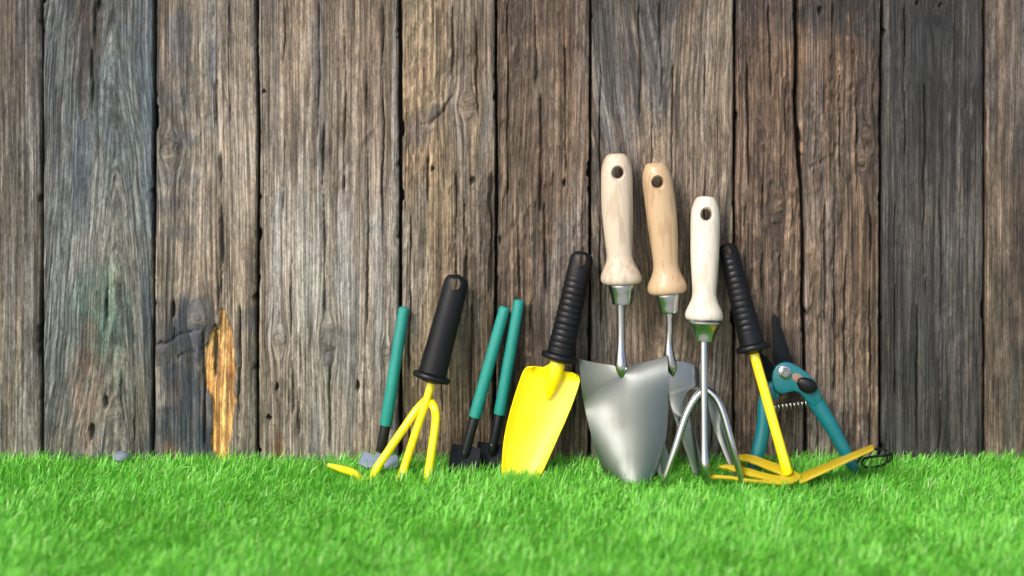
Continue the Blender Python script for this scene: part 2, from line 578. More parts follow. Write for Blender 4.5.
# per plank look.  cols: pale, mid, deep (picture tones), stains (px,py,rx,ry,rgb,strength,streak), knots, cracks, holes
T = lambda *a: a
PL = {
 4: dict(cols=[(136, 136, 131), (98, 101, 101), (56, 59, 62)], ring=('cath', 117, 60, .075), amp=1.25,
         stains=[(88, 30, 10, 60, (78, 60, 48), .8), (118, 110, 40, 90, (92, 112, 118), .5), (150, 100, 10, 200, (70, 84, 98), .55),
                 (98, 300, 22, 30, (86, 126, 112), .4), (104, 345, 26, 22, (92, 130, 116), .4), (126, 386, 12, 18, (58, 98, 88), .75),
                 (112, 320, 16, 60, (110, 142, 126), .5), (86, 400, 14, 60, (142, 112, 92), .6), (120, 410, 30, 50, (140, 126, 112), .55),
                 (92, 230, 20, 60, (140, 142, 134), .4), (128, 300, 12, 120, (132, 132, 124), .5), (80, 180, 9, 70, (70, 86, 106), .5)],
         knots=[(97, 143, 4, 5)], cracks=[(94, -5, 45, 2.6), (92, 45, 110, 1.0), (107, 250, 330, .8), (134, 300, 450, .8), (121, 330, 440, .7), (86, 430, 455, .7)],
         holes=[(106, 402, 2.4, 7), (91.5, 432, 2.6, 10), (98, 6, 2.2, 8)]),
 5: dict(cols=[(166, 154, 138), (136, 126, 113), (88, 82, 77)], ring=None, amp=.8,
         stains=[(177, 30, 11, 26, (84, 94, 110), .6), (180, 68, 16, 10, (98, 100, 106), .5), (183, 100, 20, 9, (96, 98, 104), .5),
                 (213, 66, 5, 24, (78, 84, 98), .7), (180, 178, 18, 7, (98, 98, 104), .6), (178, 205, 18, 9, (96, 94, 98), .6), (176, 232, 20, 8, (98, 96, 98), .6),
                 (186, 140, 14, 8, (86, 92, 104), .65), (213, 125, 8, 14, (104, 108, 116), .5),
                 (178, 330, 30, 26, (58, 61, 68), .88), (174, 365, 30, 30, (50, 57, 70), .86), (188, 395, 36, 30, (52, 60, 76), .86), (180, 430, 34, 30, (54, 61, 74), .86),
                 (196, 440, 24, 16, (58, 66, 78), .85), (196, 325, 24, 26, (58, 64, 76), .85), (248, 320, 9, 14, (64, 72, 88), .75), (168, 300, 12, 12, (90, 84, 80), .5),
                 (170, 452, 8, 10, (140, 106, 78), .6), (220, 260, 10, 60, (120, 104, 88), .4), (240, 200, 14, 200, (150, 140, 126), .35)],
         knots=[(171, 149, 10, 6.5), (197, 318, 9, 7)], cracks=[(214, 0, 60, .8), (216, 75, 130, 1.0), (221, 150, 300, 1.3), (218, 280, 325, 1.6), (204, 325, 455, 1.2), (240, 300, 450, .6), (186, 410, 455, 1.3), (229, 0, 130, .7), (174, 320, 345, 1.0)],
         holes=[(173.5, 309, 2.0, 9), (215, 352, 2.6, 26)], scars=[(152, 349, 176, 336, 1.5), (176, 336, 200, 330, 1.0), (154, 366, 205, 345, .9)], fresh=True),
 6: dict(cols=[(168, 157, 144), (138, 127, 114), (92, 83, 75)], ring=None, amp=.95,
         stains=[(340, 60, 60, 140, (140, 118, 94), .45), (375, 60, 16, 160, (120, 100, 80), .45), (268, 60, 14, 90, (88, 86, 84), .6), (270, 10, 16, 30, (80, 78, 76), .5),
                 (322, 100, 5, 160, (110, 112, 118), .55), (300, 200, 40, 60, (146, 142, 136), .5), (328, 345, 16, 22, (116, 114, 114), .6),
                 (386, 352, 8, 9, (84, 76, 70), .7), (395, 200, 6, 300, (160, 158, 154), .5), (278, 400, 18, 60, (142, 128, 112), .4), (279, 446, 5, 12, (168, 120, 78), .7),
                 (350, 400, 40, 50, (144, 138, 130), .4)],
         knots=[(328, 343, 8, 10), (280, 339, 6.5, 6), (387, 352, 5, 4.5)], cracks=[(318, 0, 140, .8), (324, 120, 320, 1.3), (330, 360, 455, .8), (292, 250, 420, .6), (345, 0, 200, .6), (368, 80, 330, .6), (300, 330, 440, .5), (383, 0, 250, .6), (284, 0, 220, .5)],
         holes=[(277, 388, 1.8, 5), (357.5, 386, 1.8, 7), (269, 418, 2.8, 2.6), (264, 92, 2.2, 2)], scars=[]),
 7: dict(cols=[(160, 144, 121), (128, 112, 92), (74, 62, 52)], ring=None, amp=1.0, bark=.8,
         stains=[(420, 130, 14, 14, (88, 90, 96), .65), (440, 112, 14, 8, (84, 86, 94), .6), (412, 142, 10, 10, (90, 92, 98), .5), (485, 115, 10, 20, (104, 100, 96), .5),
                 (450, 60, 40, 60, (124, 106, 84), .45), (416, 186, 6, 10, (92, 92, 98), .5), (450, 250, 40, 100, (134, 116, 92), .4), (480, 25, 12, 40, (92, 76, 62), .6),
                 (470, 400, 26, 60, (108, 92, 78), .5), (425, 430, 26, 40, (112, 100, 88), .5)],
         knots=[(468, 106, 8, 4.5)], cracks=[(428, 150, 205, 1.0), (456, 170, 300, 1.5), (465, 190, 300, 1.2), (491, 170, 300, 2.2), (440, 250, 455, .8), (478, 0, 120, .7), (452, 0, 90, .7), (410, 210, 455, .7), (472, 300, 455, .9)],
         holes=[(432.5, 169, 2.0, 3.4), (472.5, 181, 2.2, 4)], scars=[(424, 126, 456, 100, 1.3), (455, 95, 462, 112, .9)]),
 8: dict(cols=[(138, 121, 103), (106, 91, 78), (60, 52, 46)], ring=None, amp=1.0,
         stains=[(545, 190, 14, 60, (96, 72, 56), .55), (540, 60, 18, 70, (92, 88, 86), .5), (520, 100, 20, 100, (128, 112, 92), .4), (575, 60, 14, 120, (112, 88, 70), .45),
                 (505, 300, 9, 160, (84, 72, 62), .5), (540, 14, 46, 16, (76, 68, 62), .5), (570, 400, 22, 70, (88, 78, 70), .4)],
         knots=[(538, 168, 4, 7)], cracks=[(536, 0, 90, 1.0), (541, 90, 220, 1.4), (545, 200, 300, .9), (520, 120, 330, .7), (565, 40, 180, .7), (508, 0, 200, .6), (575, 200, 455, .8), (555, 330, 455, .8), (530, 300, 455, .8)],
         holes=[(564.5, 183, 1.8, 4.5), (500, 240, 1.6, 5)], bark=1),
 9: dict(cols=[(142, 130, 116), (110, 100, 89), (68, 62, 58)], ring=('cath', 661, 60, -.065), amp=.85,
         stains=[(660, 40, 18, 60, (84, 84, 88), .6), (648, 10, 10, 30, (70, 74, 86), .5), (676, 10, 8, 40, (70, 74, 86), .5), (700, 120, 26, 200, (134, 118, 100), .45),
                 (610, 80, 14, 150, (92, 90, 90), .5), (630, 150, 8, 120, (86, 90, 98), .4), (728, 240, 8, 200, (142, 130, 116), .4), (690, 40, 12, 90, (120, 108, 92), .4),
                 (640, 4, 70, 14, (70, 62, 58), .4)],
         knots=[], cracks=[(661, 0, 150, 1.2), (672, 60, 190, .7), (640, 0, 130, .7), (705, 0, 250, .6), (600, 60, 330, .6), (718, 100, 340, .6), (690, 120, 300, .6), (652, 80, 200, .6), (712, 330, 455, .7)],
         holes=[]),
 10: dict(cols=[(134, 114, 98), (106, 86, 72), (60, 50, 45)], ring=None, amp=1.35,
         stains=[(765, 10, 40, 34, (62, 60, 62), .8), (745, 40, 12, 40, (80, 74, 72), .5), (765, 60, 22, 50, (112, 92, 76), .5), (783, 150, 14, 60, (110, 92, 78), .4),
                 (752, 160, 18, 90, (98, 86, 78), .4), (775, 208, 12, 12, (86, 76, 70), .5), (765, 300, 26, 60, (104, 88, 76), .4), (768, 420, 30, 40, (92, 80, 72), .4)],
         knots=[(778, 209, 5, 5), (754, 300, 4, 4)], cracks=[(748, 60, 190, .8), (770, 0, 100, .8), (786, 80, 190, 1.0), (762, 180, 300, .9), (745, 200, 420, .7), (780, 240, 455, .8)],
         holes=[], bark=1),
 11: dict(cols=[(140, 121, 104), (110, 93, 79), (62, 53, 47)], ring=None, amp=1.05,
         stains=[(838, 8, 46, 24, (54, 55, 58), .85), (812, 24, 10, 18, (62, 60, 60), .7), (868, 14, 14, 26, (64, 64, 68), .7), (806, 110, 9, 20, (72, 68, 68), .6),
                 (840, 60, 22, 40, (124, 98, 78), .5), (842, 160, 26, 60, (122, 104, 88), .4), (870, 120, 12, 90, (114, 100, 88), .4), (846, 330, 34, 90, (118, 102, 88), .4)],
         knots=[(819, 178, 3.2, 3.2), (868, 140, 5, 4), (862, 160, 4, 5)], cracks=[(832, 0, 70, .8), (825, 200, 330, .9), (834, 220, 400, .9), (858, 60, 200, .6), (846, 250, 455, .8), (870, 200, 455, .7), (818, 330, 455, .8), (840, 60, 180, .6)],
         holes=[(820, 10, 2.6, 4.5)], scars=[(812, 170, 824, 160, .8), (866, 150, 878, 128, .9)], bark=1),
 12: dict(cols=[(90, 85, 80), (65, 62, 61), (38, 37, 38)], ring=None, amp=.8,
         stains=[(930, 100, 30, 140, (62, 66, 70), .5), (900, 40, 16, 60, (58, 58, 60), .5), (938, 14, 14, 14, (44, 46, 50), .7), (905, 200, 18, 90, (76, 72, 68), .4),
                 (930, 220, 18, 40, (86, 76, 68), .35), (915, 330, 30, 70, (70, 72, 76), .5), (920, 430, 40, 40, (72, 70, 68), .4)],
         knots=[(938, 12, 7, 8)], cracks=[(925, 80, 300, .9), (905, 0, 160, .7), (940, 180, 455, .7), (895, 200, 400, .7), (918, 300, 455, .7)],
         holes=[(917, 3, 2.2, 2.2), (941, 6, 2.2, 2.2)]),
}
def_look = [dict(cols=[(150, 142, 130), (118, 110, 100), (74, 68, 62)], ring=None, amp=1, stains=[], knots=[], cracks=[], holes=[]),
            dict(cols=[(126, 112, 98), (98, 86, 74), (58, 50, 45)], ring=None, amp=1, stains=[], knots=[], cracks=[], holes=[]),
            dict(cols=[(102, 100, 98), (78, 78, 78), (46, 46, 48)], ring=None, amp=1, stains=[], knots=[], cracks=[], holes=[])]

FRESH = [(308, 221.5, 222.5), (316, 220, 226), (325, 217, 229), (340, 210, 233), (352, 205, 234), (362, 203, 234.5), (385, 202, 235), (392, 208, 235), (400, 210, 236), (425, 212, 232), (455, 214, 229)]

def build_plank(i):
    look = PL.get(i) or def_look[i % 3]
    near = 4 <= i <= 12 or i == 3
    dx = .0008 if near else .004
    zs = np.concatenate([np.arange(0, .010, .005), np.arange(.010, .486, .002 if near else .008), np.linspace(.49, FT - .004 * (i % 3), 14)])
    xl0, xr0 = wx(SEAM[i][0][0][1]), wx(SEAM[i + 1][0][0][1])
    nx = max(6, int((xr0 - xl0) / dx))
    q = np.linspace(0, 1, nx)
    q = .5 - .5 * np.cos(np.pi * q) * (.25 + .75 * np.abs(np.cos(np.pi * q)) ** 0)  # denser towards the arrises
    q = (q - q[0]) / (q[-1] - q[0])
    Q, Z = np.meshgrid(q, zs)
    sd_ = i * 101
    wob = lambda s, z: (fbm(z * 22, z * 0 + s, s, 4) - .5) * .0032 + (noise(z * 160, z * 0 + s, s + 5) - .5) * .0009
    eL = seam_x(i, Z) + SEAM[i][1] / 2000 + wob(i * 7 + 1, Z) * .5
    eR = seam_x(i + 1, Z) - SEAM[i + 1][1] / 2000 + wob(i * 7 + 4, Z) * .5
    # chips along the arrises
    eL = eL + .0022 * sstep(.72, .86, fbm(Z * 60, Z * 0, sd_ + 3, 3))
    eR = eR - .0022 * sstep(.72, .86, fbm(Z * 60, Z * 0, sd_ + 9, 3))
    X = eL + (eR - eL) * Q
    px = 512 + X * K
    py = HY + (H - Z) * K
    # --- grain coordinate
    U = X + (fbm(X * 7, Z * 2.5, sd_ + 1, 2) - .5) * .010 + (fbm(X * 30, Z * 14, sd_ + 2, 3) - .5) * .0014
    kn_m = np.zeros_like(X); kn_r = np.zeros_like(X)
    if look['ring']:
        _, cx, cy, A = look['ring']
        xx = X - wx(cx) + (fbm(X * 0 + .3, Z * 7, sd_ + 5, 2) - .5) * .012; zz = Z - wz(cy)
        U = A * zz + np.sqrt(xx ** 2 + .010 ** 2) + X * .12 + (fbm(X * 24, Z * 10, sd_ + 6, 3) - .5) * .009
    for kx, ky, rx, ry in look['knots']:
        ddx = (px - kx); ddy = (py - ky)
        ang = fbm(px * .09, py * .09, sd_ + 31, 2) - .5
        rho = np.sqrt((ddx / rx) ** 2 + (ddy / (ry)) ** 2) * (1 + .8 * ang)
        rhos = np.sqrt((ddx / rx) ** 2 + (ddy / (ry * 2.4)) ** 2)
        U = U - ddx / K * np.clip(1.0 / np.maximum(rhos, .9) ** 2, 0, 1) * .85
        ins = 1 - sstep(.85, 1.1, rho)
        kn_m = np.maximum(kn_m, ins)
        kn_r = np.where(ins > 0.02, rho, kn_r)
    # --- relief (metres, positive towards the viewer)
    amp = look['amp']
    g1 = fbm(U * 330, Z * 6, sd_ + 11, 3)
    g2 = fbm(U * 900, Z * 14, sd_ + 12, 2)
    big = fbm(X * 16, Z * 4, sd_ + 13, 3)
    h = amp * ((g1 - .5) * .0010 + (g2 - .5) * .0007) + (big - .5) * .0026
    # flaky, torn fibre patches
    fl = fbm(U * 140, Z * 30, sd_ + 14, 4)
    patch = sstep(.48, .62, fbm(X * 18, Z * 7, sd_ + 15, 3))
    bark = look.get('bark', 0)
    step = sstep(.47, .53, fl)
    h = h - amp * (.0006 + .0009 * bark) * patch * (1 - step)
    fl2 = fbm(U * 260, Z * 85, sd_ + 64, 3)
    patch2 = sstep(.42, .58, fbm(X * 22 + 5, Z * 9, sd_ + 65, 3)) * (.40 + .60 * bark)
    step2 = sstep(.485, .525, fl2)
    h = h - .0010 * patch2 * (1 - step2)
    # checks along the grain
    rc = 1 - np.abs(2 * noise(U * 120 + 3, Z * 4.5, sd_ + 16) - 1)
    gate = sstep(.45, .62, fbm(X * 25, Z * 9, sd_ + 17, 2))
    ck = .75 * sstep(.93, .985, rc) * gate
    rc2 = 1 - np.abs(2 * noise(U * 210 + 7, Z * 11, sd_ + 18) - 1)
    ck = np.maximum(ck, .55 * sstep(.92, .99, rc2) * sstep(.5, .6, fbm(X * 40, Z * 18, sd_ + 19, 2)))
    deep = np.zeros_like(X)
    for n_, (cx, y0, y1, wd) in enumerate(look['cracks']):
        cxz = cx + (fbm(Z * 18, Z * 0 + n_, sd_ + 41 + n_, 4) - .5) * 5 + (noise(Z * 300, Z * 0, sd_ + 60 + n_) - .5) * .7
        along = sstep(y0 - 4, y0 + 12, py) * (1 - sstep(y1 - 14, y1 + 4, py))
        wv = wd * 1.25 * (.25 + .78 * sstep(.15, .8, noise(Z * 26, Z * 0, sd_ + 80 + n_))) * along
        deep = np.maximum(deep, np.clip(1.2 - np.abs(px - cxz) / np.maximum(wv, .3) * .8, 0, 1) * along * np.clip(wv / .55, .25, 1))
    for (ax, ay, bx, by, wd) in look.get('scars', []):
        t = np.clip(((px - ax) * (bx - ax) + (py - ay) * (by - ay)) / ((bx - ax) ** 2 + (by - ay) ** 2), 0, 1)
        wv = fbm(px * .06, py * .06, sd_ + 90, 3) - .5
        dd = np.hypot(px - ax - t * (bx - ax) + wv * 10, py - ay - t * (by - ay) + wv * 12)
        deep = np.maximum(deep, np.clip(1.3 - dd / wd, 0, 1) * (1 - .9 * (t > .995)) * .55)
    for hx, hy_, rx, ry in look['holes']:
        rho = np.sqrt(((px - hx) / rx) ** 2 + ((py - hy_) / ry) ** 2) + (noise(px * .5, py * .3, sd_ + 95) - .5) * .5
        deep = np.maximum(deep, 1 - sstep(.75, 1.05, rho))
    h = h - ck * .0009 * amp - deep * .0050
    # knots: slightly proud with ring ridges
    h = h * (1 - .35 * kn_m) + kn_m * (.00035 * np.sin(kn_r * 13 + (g1 - .5) * 5)) - .0011 * np.exp(-((kn_r - 1.0) / .10) ** 2) * (kn_r > 0) * sstep(.35, .6, g1)
    # bare split patch
    fr = np.zeros_like(X)
    if look.get('fresh'):
        rows_ = np.array([r[0] for r in FRESH], float)
        l_ = np.interp(py, rows_, [r[1] for r in FRESH]); r_ = np.interp(py, rows_, [r[2] for r in FRESH])
        jag = (fbm(px * .35, py * .05, 501, 3) - .5) * 9
        jag2 = (fbm(px * .25, py * .07, 502, 3) - .5) * 6
        fr = sstep(-.6, .8, px - l_ + jag) * sstep(-.6, .8, r_ - px + jag2) * (py > 308)
        fr = fr * (1 - .0 * deep)
        hh = (fbm(X * 420, Z * 9, 503, 4) - .5) * .0030 + (fbm(X * 120, Z * 30, 504, 2) - .5) * .0018
        h = h * (1 - fr) + fr * (hh - .0042 - deep * .004)
    # arrises
    eta = np.minimum(X - eL, eR - X)
    er = .0014 + .0014 * noise(Z * 30, X * 0, sd_ + 97)
    h = h - .0026 * np.clip(1 - eta / er, 0, 1) ** 2.0
    # --- colour
    pale, mid, dk = [lin(*c) * (np.array([1.03, 1.0, .96]) if 7 <= i <= 11 else np.array([1.0, 1.0, 1.0])) * (1.12 if i <= 5 else 1.24) for c in look['cols']]
    st = fbm(U * 130, Z * 6, sd_ + 21, 4)
    st2 = fbm(U * 420, Z * 16, sd_ + 22, 3)
    low = fbm(X * 14, Z * 5, sd_ + 23, 4)
    st3 = fbm(U * 800, Z * 20, sd_ + 26, 2)
    blot = fbm(U * 190, Z * 45, sd_ + 27, 3)
    t = np.clip(.60 + (st - .5) * .55 + (st2 - .5) * .75 + (st3 - .5) * .9 + (low - .5) * 1.3 + (g1 - .5) * .4 + (blot - .5) * .35, 0, 1)[..., None]
    t = t * .75 + .25 * sstep(.18, .82, t)
    col = np.where(t < .5, dk + (mid - dk) * (t / .5), mid + (pale - mid) * ((t - .5) / .5))
    # warm and cool drifts of old wood
    wm = (fbm(X * 20, Z * 6, sd_ + 24, 3) - .5)[..., None]
    col = col * (1 + wm * np.array([.34, .06, -.22]))
    cool = sstep(.54, .68, fbm(U * 60, Z * 5, sd_ + 25, 3))[..., None] * .35
    col = col * (1 - cool) + cool * col.mean(axis=-1, keepdims=True) * np.array([.88, .98, 1.14])
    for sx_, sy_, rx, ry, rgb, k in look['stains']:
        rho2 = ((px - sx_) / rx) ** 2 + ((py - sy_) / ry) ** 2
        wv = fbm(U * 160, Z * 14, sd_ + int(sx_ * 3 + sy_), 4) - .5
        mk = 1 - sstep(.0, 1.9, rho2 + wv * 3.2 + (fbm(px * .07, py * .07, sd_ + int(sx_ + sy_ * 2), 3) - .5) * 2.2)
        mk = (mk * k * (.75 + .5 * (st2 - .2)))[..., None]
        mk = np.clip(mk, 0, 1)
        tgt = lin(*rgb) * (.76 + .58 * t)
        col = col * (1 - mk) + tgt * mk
    km = (kn_m * .42)[..., None]
    rings = (.5 + .5 * np.sin(kn_r * 15 + (g1 - .5) * 3))[..., None]
    col = col * (1 - km) + km * (dk * .9 * (1 - rings) + (mid * .5 + pale * .5) * rings)
    edge_k = (np.exp(-((kn_r - 1.0) / .13) ** 2) * (kn_r > 0) * .5 * sstep(.3, .6, g1))[..., None]
    col = col * (1 - edge_k) + edge_k * dk * .5
    if fr.any():
        ft = np.clip(.5 + (fbm(X * 420, Z * 9, 503, 4) - .5) * 2.4 + (fbm(X * 60, Z * 20, 505, 3) - .5) * 1.5, 0, 1)[..., None]
        fc = lin(194, 122, 58) * (1 - ft) + lin(250, 198, 124) * ft
        fc = fc * 1.12
        col = col * (1 - fr[..., None]) + fr[..., None] * fc
        rim = (np.clip(fr * (1 - fr) * 4, 0, 1) * .6)[..., None]
        col = col * (1 - rim) + rim * lin(120, 80, 48)
    # grime that has settled into the checks and holes
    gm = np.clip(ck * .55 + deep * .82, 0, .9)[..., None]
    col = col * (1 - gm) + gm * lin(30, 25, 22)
    fp = (patch * (1 - step) * .28)[..., None]
    col = col * (1 - fp) + fp * dk
    fp = (patch2 * (1 - step2) * .45)[..., None]
    col = col * (1 - fp) + fp * dk
    lip2 = (patch2 * np.exp(-((fl2 - .53) / .018) ** 2) * .35)[..., None]
    col = col * (1 - lip2) + lip2 * pale * 1.15
    col = np.clip(col, .004, .95)
    # --- mesh: the face plus both sides and the top
    nz = len(zs)
    Yv = -h
    def pad(a, l, r):
        return np.concatenate([l[:, None], a, r[:, None]], axis=1)
    Xp = pad(X, X[:, 0] + .0004, X[:, -1] - .0004)
    Yp = pad(Yv, np.full(nz, .0235), np.full(nz, .0235))
    Zp = pad(Z, Z[:, 0], Z[:, -1])
    Up = pad(U, U[:, 0] - .02, U[:, -1] + .02)
    Cp = np.concatenate([col[:, :1], col, col[:, -1:]], axis=1)
    # top row going back
    Xp = np.vstack([Xp, Xp[-1:]]); Yp = np.vstack([Yp, np.full((1, Yp.shape[1]), .0235)]); Zp = np.vstack([Zp, Zp[-1:] ])
    Up = np.vstack([Up, Up[-1:]]); Cp = np.concatenate([Cp, Cp[-1:]], axis=0)
    R, W = Xp.shape
    co = np.stack([Xp, Yp - .02, Zp], axis=-1).reshape(-1, 3).astype(np.float32)
    idx = np.arange(R * W).reshape(R, W)
    quads = np.stack([idx[:-1, :-1], idx[:-1, 1:], idx[1:, 1:], idx[1:, :-1]], axis=-1).reshape(-1, 4)
    me = bpy.data.meshes.new('plank')
    me.vertices.add(len(co)); me.vertices.foreach_set('co', co.ravel())
    nq = len(quads)
    me.loops.add(nq * 4); me.loops.foreach_set('vertex_index', quads.ravel().astype(np.int32))
    me.polygons.add(nq)
    me.polygons.foreach_set('loop_start', np.arange(0, nq * 4, 4, dtype=np.int32))
    me.polygons.foreach_set('use_smooth', np.ones(nq, dtype=bool))
    me.update(calc_edges=True)
    a = me.attributes.new('wood_colour', 'FLOAT_COLOR', 'POINT')
    a.data.foreach_set('color', np.concatenate([Cp.reshape(-1, 3), np.ones((R * W, 1))], axis=1).astype(np.float32).ravel())
    a = me.attributes.new('grain_coord', 'FLOAT_VECTOR', 'POINT')
    a.data.foreach_set('vector', np.stack([Up, Zp, (Xp * 1.0 if look['ring'] else np.full_like(Up, i * .37))], axis=-1).astype(np.float32).ravel())
    me.materials.append(PM)
    o = bpy.data.objects.new('plank', me)
    C.objects.link(o)
    o.parent = fence
    return o
for i in range(16):
    build_plank(i)

# ------------------------------------------------------------------ turf
def grass_mat():
    m, nt, b = new_mat('grass_blades')
    ac = N(nt, 'ShaderNodeAttribute', attribute_name='blade_colour')
    nt.links.new(ac.outputs['Color'], b.inputs['Base Color'])
    b.inputs['Roughness'].default_value = .42
    b.inputs['Specular IOR Level'].default_value = .45
    tr = N(nt, 'ShaderNodeBsdfTranslucent')
    nt.links.new(ac.outputs['Color'], tr.inputs['Color'])
    mx = N(nt, 'ShaderNodeMixShader'); mx.inputs[0].default_value = .45
    nt.links.new(b.outputs[0], mx.inputs[1]); nt.links.new(tr.outputs[0], mx.inputs[2])
    nt.links.new(mx.outputs[0], nt.nodes['Material Output'].inputs['Surface'])
    return m
def build_grass():
    def scatter(x0, x1, y0, y1, dens):
        n = int((x1 - x0) * (y1 - y0) * dens)
        return np.stack([rng.uniform(x0, x1, n), rng.uniform(y0, y1, n)], axis=1)
    inner = scatter(-.60, .60, -.34, -.0035, 470000)
    outer = np.concatenate([scatter(-1.25, -.60, -.34, -.0035, 90000), scatter(.60, 1.25, -.34, -.0035, 90000), scatter(-1.25, 1.25, -.344, -.34, 80000)])
    pts = np.concatenate([inner, outer])
    # tufts: pull blades together into little stitched bunches
    cell = .0050
    cx = np.floor(pts[:, 0] / cell); cy = np.floor(pts[:, 1] / cell)
    tx = (cx + .2 + .6 * _hash(cx, cy, 3)) * cell; ty = (cy + .2 + .6 * _hash(cx, cy, 4)) * cell
    pull = .62
    root = np.stack([pts[:, 0] * (1 - pull) + tx * pull, np.minimum(pts[:, 1] * (1 - pull) + ty * pull, -.003)], axis=1)
    n = len(root)
    out = pts - np.stack([tx, ty], axis=1)
    wig = fbm(root[:, 0] * 14, root[:, 1] * 14, 77, 3) - .5
    wig2 = fbm(root[:, 0] * 40, root[:, 1] * 40, 78, 2) - .5
    L = rng.uniform(.011, .0220, n) * (1 + wig * .55)
    curl = rng.random(n) < .17                       # short tan thatch curls
    L = np.where(curl, L * .62, L)
    # overall the pile leans to the right and a little towards the viewer
    az = rng.normal(0, 1.05, n) + wig * 2.2 + wig2 * 2.6 - .35
    dirx = np.cos(az); diry = np.sin(az)
    lean = np.clip(rng.normal(.72, .30, n) + wig2 * .5, .05, 1.5)
    dirx = dirx + out[:, 0] / cell * .7; diry = diry + out[:, 1] / cell * .7
    nn = np.hypot(dirx, diry) + 1e-6; dirx /= nn; diry /= nn
    bendk = rng.uniform(.2, .9, n)
    w = rng.uniform(.00038, .00076, n)
    tw = rng.normal(0, .7, n)
    px_, py_ = -diry, dirx
    ts = np.array([0, .38, .72, 1.0])
    verts = np.zeros((n, 7, 3), np.float32)
    for k, t in enumerate(ts):
        ang = lean * (.55 + bendk * t)
        hor = L * t * np.sin(ang); up = L * t * np.cos(ang)
        ctr = np.stack([root[:, 0] + dirx * hor, root[:, 1] + diry * hor, np.maximum(up, .0006 + .001 * t)], axis=1)
        ctr[:, 1] = np.minimum(ctr[:, 1], -.0035)
        ww = w * (1 - .35 * t)
        ca, sa = np.cos(tw * t), np.sin(tw * t)
        sv = np.stack([px_ * ca, py_ * ca, sa], axis=1) * ww[:, None]
        if k < 3:
            verts[:, 2 * k] = ctr - sv
            verts[:, 2 * k + 1] = ctr + sv
        else:
            verts[:, 6] = ctr
    base = (np.arange(n) * 7)[:, None]
    q = np.concatenate([base + np.array([0, 1, 3, 2]), base + np.array([2, 3, 5, 4])], axis=1).reshape(-1, 4)
    tri = base + np.array([4, 5, 6])
    me = bpy.data.meshes.new('grass')
    me.vertices.add(n * 7); me.vertices.foreach_set('co', verts.ravel())
    loops = np.concatenate([q.ravel(), tri.ravel()]).astype(np.int32)
    starts = np.concatenate([np.arange(0, len(q) * 4, 4), len(q) * 4 + np.arange(0, n * 3, 3)]).astype(np.int32)
    me.loops.add(len(loops)); me.loops.foreach_set('vertex_index', loops)
    me.polygons.add(len(starts)); me.polygons.foreach_set('loop_start', starts)
    me.polygons.foreach_set('use_smooth', np.ones(len(starts), dtype=bool))
    me.update(calc_edges=True)
    pal = np.array([(.145, .47, .052), (.19, .545, .068), (.27, .62, .105), (.085, .36, .036), (.41, .69, .25)])
    ci = rng.choice(5, n, p=[.32, .30, .16, .16, .06])
    col = np.minimum(pal[ci] * rng.uniform(1.04, 1.48, n)[:, None], .85)
    tan = np.array([(.32, .40, .09), (.42, .33, .13)])[rng.integers(0, 2, n)]
    col = np.where(curl[:, None], tan * .9, col)
    vc = np.repeat(col[:, None, :], 7, axis=1)
    a = me.attributes.new('blade_colour', 'FLOAT_COLOR', 'POINT')
    a.data.foreach_set('color', np.concatenate([vc.reshape(-1, 3), np.ones((n * 7, 1))], axis=1).astype(np.float32).ravel())
    me.materials.append(grass_mat())
    o = bpy.data.objects.new('grass', me)
    C.objects.link(o)
    o['kind'] = 'stuff'
    o['label'] = 'short bright green turf covering the ground in front of the fence'
    o['category'] = 'grass'
build_grass()

# ------------------------------------------------------------------ wooden handles with steel ferrules
WOOD = [(0, 5.0), (.5, 7.5), (1.6, 9.6), (5, 11.8), (13, 14.6), (24, 15.6), (40, 15.6), (62, 15.2), (84, 13.8), (98, 12.8), (104, 12.8), (110, 14.2), (116, 17.0), (121, 19.3), (125, 20.0), (128, 19.4), (130, 17.6), (130.6, 15.0)]
def wood_handle(t, top, bot, scale_w, mat, hole_at, ferr, hole_r=5.7, bend=0.0):
    a, b = P(*top), P(*bot)
    L = (b - a).length * 1000
    k = L / 130.6
    prof = [(p * k, r * scale_w, r * scale_w * .93) for p, r in WOOD]
    v, f, (a, ax, w, n) = axis_profile(top, bot, prof, 3, 48, bend)
    o = mesh_obj('handle', v, f, mat, t)
    c = a + ax * hole_at / 1000.0
    rr = [hole_r * 1.75, hole_r * 1.28, hole_r * 1.04, hole_r, hole_r, hole_r * 1.04, hole_r * 1.28, hole_r * 1.75]
    R = 14.6 * scale_w * .93
    dd = [R + 3, R - .4, R - 2.0, R - 4, -R + 4, -R + 2.0, -R + .4, -R - 3]
    rows = [(c + n * d / 1000, w * r / 1000, ax * r / 1000) for d, r in zip(dd, rr)]
    cv, cf = loft(rows, 32)
    cut(o, cv, cf)
    # ferrule
    fp = [(L - 1.0, ferr[0][1] * .97, ferr[0][1] * .97)] + [(L + p, r, r) for p, r in ferr]
    end = a + ax * (L + 60) / 1000
    v, f, _ = axis_profile(top, bot, fp, 1, 40)
    mesh_obj('ferrule', v, f, M['steel'], t, sharp=28)
    return o

